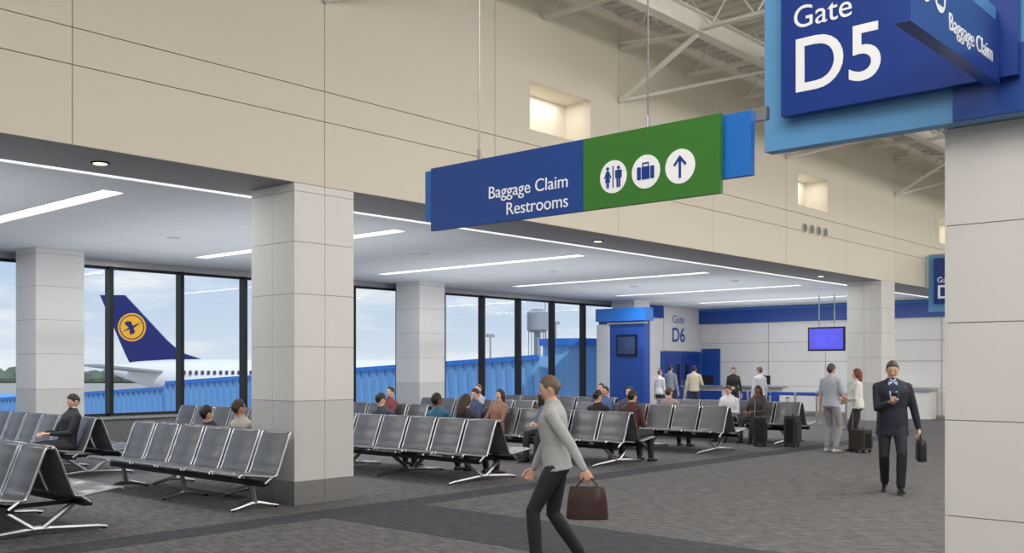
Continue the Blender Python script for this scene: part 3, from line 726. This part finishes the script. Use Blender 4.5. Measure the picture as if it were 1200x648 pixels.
TM=Matrix(((ex.x,ey.x,ez.x,A.x),(ex.y,ey.y,ez.y,A.y),(ex.z,ey.z,ez.z,A.z),(0,0,0,1)))
mb.box((0,-1.35,0),(Ln*.55,1.35,2.85),0,TM); mb.box((Ln*.5,-1.15,.12),(Ln,1.15,2.6),0,TM)
x=.3
while x<Ln-.2:
    wv=1.35 if x<Ln*.55 else 1.15; z0,z1=(.1,2.75) if x<Ln*.55 else (.2,2.5)
    for s in (-1,1): mb.box((x,s*wv,z0),(x+.22,s*(wv+.06),z1),1,TM)
    x+=.46
for s in (-1,1):
    mb.box((0,s*1.35,2.72),(Ln*.55,s*1.47,2.9),2,TM); mb.box((0,s*1.35,-.05),(Ln*.55,s*1.47,.12),2,TM); mb.box((Ln*.55,s*1.15,2.5),(Ln,s*1.27,2.65),2,TM)
for fx in (.5,.85):
    c=TM@V3((Ln*fx,0,0))
    for s in (-1,1):
        q=c+ey*s*1.2; mb.cyl((q.x,q.y,q.z),(q.x,q.y,GZ),.18,3,10)
mb.box((Ln-.3,-1.9,-.1),(Ln+3,1.9,2.9),0,TM)
c=W(2.3,37.5,0)
mb.tube([(c.x,c.y,-.9),(c.x,c.y,2.5)],1.15,0,12); mb.tube([(c.x,c.y,2.5),(c.x,c.y,2.75)],1.35,2,12); mb.cyl((c.x,c.y,GZ),(c.x,c.y,-.6),.6,3,12)
mb.box((30.0,WV+.25,-.3),(33.0,c.y+1,2.4),0); 
mb.obj('jet_bridge',[jb,jb2,blueb,pgrey])
mb=MB(); c=W(4.6,180,0)
mb.tube([(c.x,c.y,GZ),(c.x,c.y,8.0)],[.5,.5],0,12); mb.tube([(c.x,c.y,8.0),(c.x,c.y,8.4),(c.x,c.y,11.6),(c.x,c.y,12.2)],[1.4,1.9,1.9,.9],0,24)
for k in range(6):
    a=k*math.pi/3; mb.cyl((c.x+1.6*math.cos(a),c.y+1.6*math.sin(a),GZ),(c.x+1.6*math.cos(a),c.y+1.6*math.sin(a),8.2),.08,0,6)
mb.tube([(c.x+2.2,c.y,GZ),(c.x+2.2,c.y,14)],.09,0,6)
mb.obj('water_tower',[pgrey],smooth=True)
mb=MB()
for lat,d,h in ((-3.5,160,6.5),(7.5,170,9),(-50,200,3)):
    c=W(lat,d,0); mb.tube([(c.x,c.y,GZ),(c.x,c.y,h)],[.2,.12],0,8); mb.box((c.x-.8,c.y-.2,h),(c.x+.8,c.y+.2,h+.5),0)
mb.obj('apron_light_masts',[pgrey])
mb=MB(); c=W(8,150,0); mb.box((c.x-14,c.y-4,GZ),(c.x+10,c.y+5,1.2),0); mb.box((c.x-14.1,c.y-4.1,-1),(c.x+10.1,c.y+5.1,-.4),1); mb.obj('hangar_building',[planew,pgrey])

# ---------------------------------------------------------------- world + lights
w=bpy.data.worlds.new('World'); bpy.context.scene.world=w; w.use_nodes=True; nt=w.node_tree; bg=nt.nodes['Background']
tc=nt.nodes.new('ShaderNodeTexCoord'); sx=nt.nodes.new('ShaderNodeSeparateXYZ'); nt.links.new(tc.outputs['Generated'],sx.inputs[0])
cr=nt.nodes.new('ShaderNodeValToRGB'); e=cr.color_ramp.elements
e[0].position=0; e[0].color=(*lin((216,224,236)),1); e[1].position=.6; e[1].color=(*lin((130,164,216)),1); x=e.new(.12); x.color=(*lin((180,202,232)),1)
nt.links.new(sx.outputs[2],cr.inputs[0])
mp=nt.nodes.new('ShaderNodeMapping'); mp.inputs['Scale'].default_value=(3.5,3.5,16); nt.links.new(tc.outputs['Generated'],mp.inputs[0])
n=nt.nodes.new('ShaderNodeTexNoise'); n.inputs['Scale'].default_value=2.2; n.inputs['Detail'].default_value=7; n.inputs['Roughness'].default_value=.6; nt.links.new(mp.outputs[0],n.inputs['Vector'])
r2=nt.nodes.new('ShaderNodeValToRGB'); r2.color_ramp.elements[0].position=.46; r2.color_ramp.elements[1].position=.66; nt.links.new(n.outputs['Fac'],r2.inputs[0])
mx=nt.nodes.new('ShaderNodeMix'); mx.data_type='RGBA'; nt.links.new(r2.outputs[0],mx.inputs[0]); nt.links.new(cr.outputs[0],mx.inputs[6]); mx.inputs[7].default_value=(*lin((238,240,244)),1)
nt.links.new(mx.outputs[2],bg.inputs[0]); bg.inputs[1].default_value=1.05

def area(name,loc,sx_,sy_,pw,col,rot=(0,0,0)):
    l=bpy.data.lights.new(name,'AREA'); l.shape='RECTANGLE'; l.size=sx_; l.size_y=sy_; l.energy=pw; l.color=col
    o=bpy.data.objects.new(name,l); bpy.context.scene.collection.objects.link(o); o.location=loc; o.rotation_euler=rot; return o
sun=bpy.data.lights.new('sun','SUN'); sun.energy=2.4; sun.angle=.02; sun.color=(1,.95,.88)
so=bpy.data.objects.new('sun',sun); bpy.context.scene.collection.objects.link(so)
so.rotation_euler=V3((-.25,-.75,.75)).to_track_quat('Z','Y').to_euler()
for i,lu in enumerate(LU): area('strip_lamp',(lu,15.45,CEIL-.02),.28,6.1,110,(1,.99,.97))
area('cove_lamp',(10,11.4,CEIL-.01),44,.1,150,(1,.98,.95))
for u in (-6,2,10,18,27,36): area('concourse_lamp',(u,0.5,ROOF-.72),4,7,330,(1,.96,.90))
for u in (-6,4,14,24,34): area('roof_fill_light',(u,2.0,5.6),5,5,200,(1,.96,.90),(math.pi,0,0))  # unseen upward fill, added to brighten the roof deck and bounce onto the wall
for u in (-4,3,10,17,24,30): area('gate_ceiling_fill',(u,15.3,2.3),5,7,80,(.96,.98,1),(math.pi,0,0))  # added fill that lifts the gate ceiling, faces up with no fixture
for u in (0,10,20,30,40): area('bulkhead_fill_light',(u,-3.0,6.4),6,1.0,(200,260,290,290,290)[int(u/10)],(1,.97,.92),(math.radians(84),0,0))  # fill added behind the view to brighten the bulkhead, no fitting modelled
for n in niches: area('niche_lamp',((n[0]+n[1])/2,BV+.3,n[3]-.02),1.1,.3,6,(1,.98,.94))

# ---------------------------------------------------------------- camera
cam=bpy.data.cameras.new('camera'); co=bpy.data.objects.new('camera',cam); bpy.context.scene.collection.objects.link(co)
co.location=(0,0,1.7); co.rotation_euler=(math.pi/2,0,-math.radians(48.2)); cam.sensor_width=36; cam.lens=36*1163/1200; cam.shift_y=106/1200
cam.clip_end=3000; cam.clip_start=.05
bpy.context.scene.camera=co
bpy.context.scene.view_settings.view_transform='Standard'
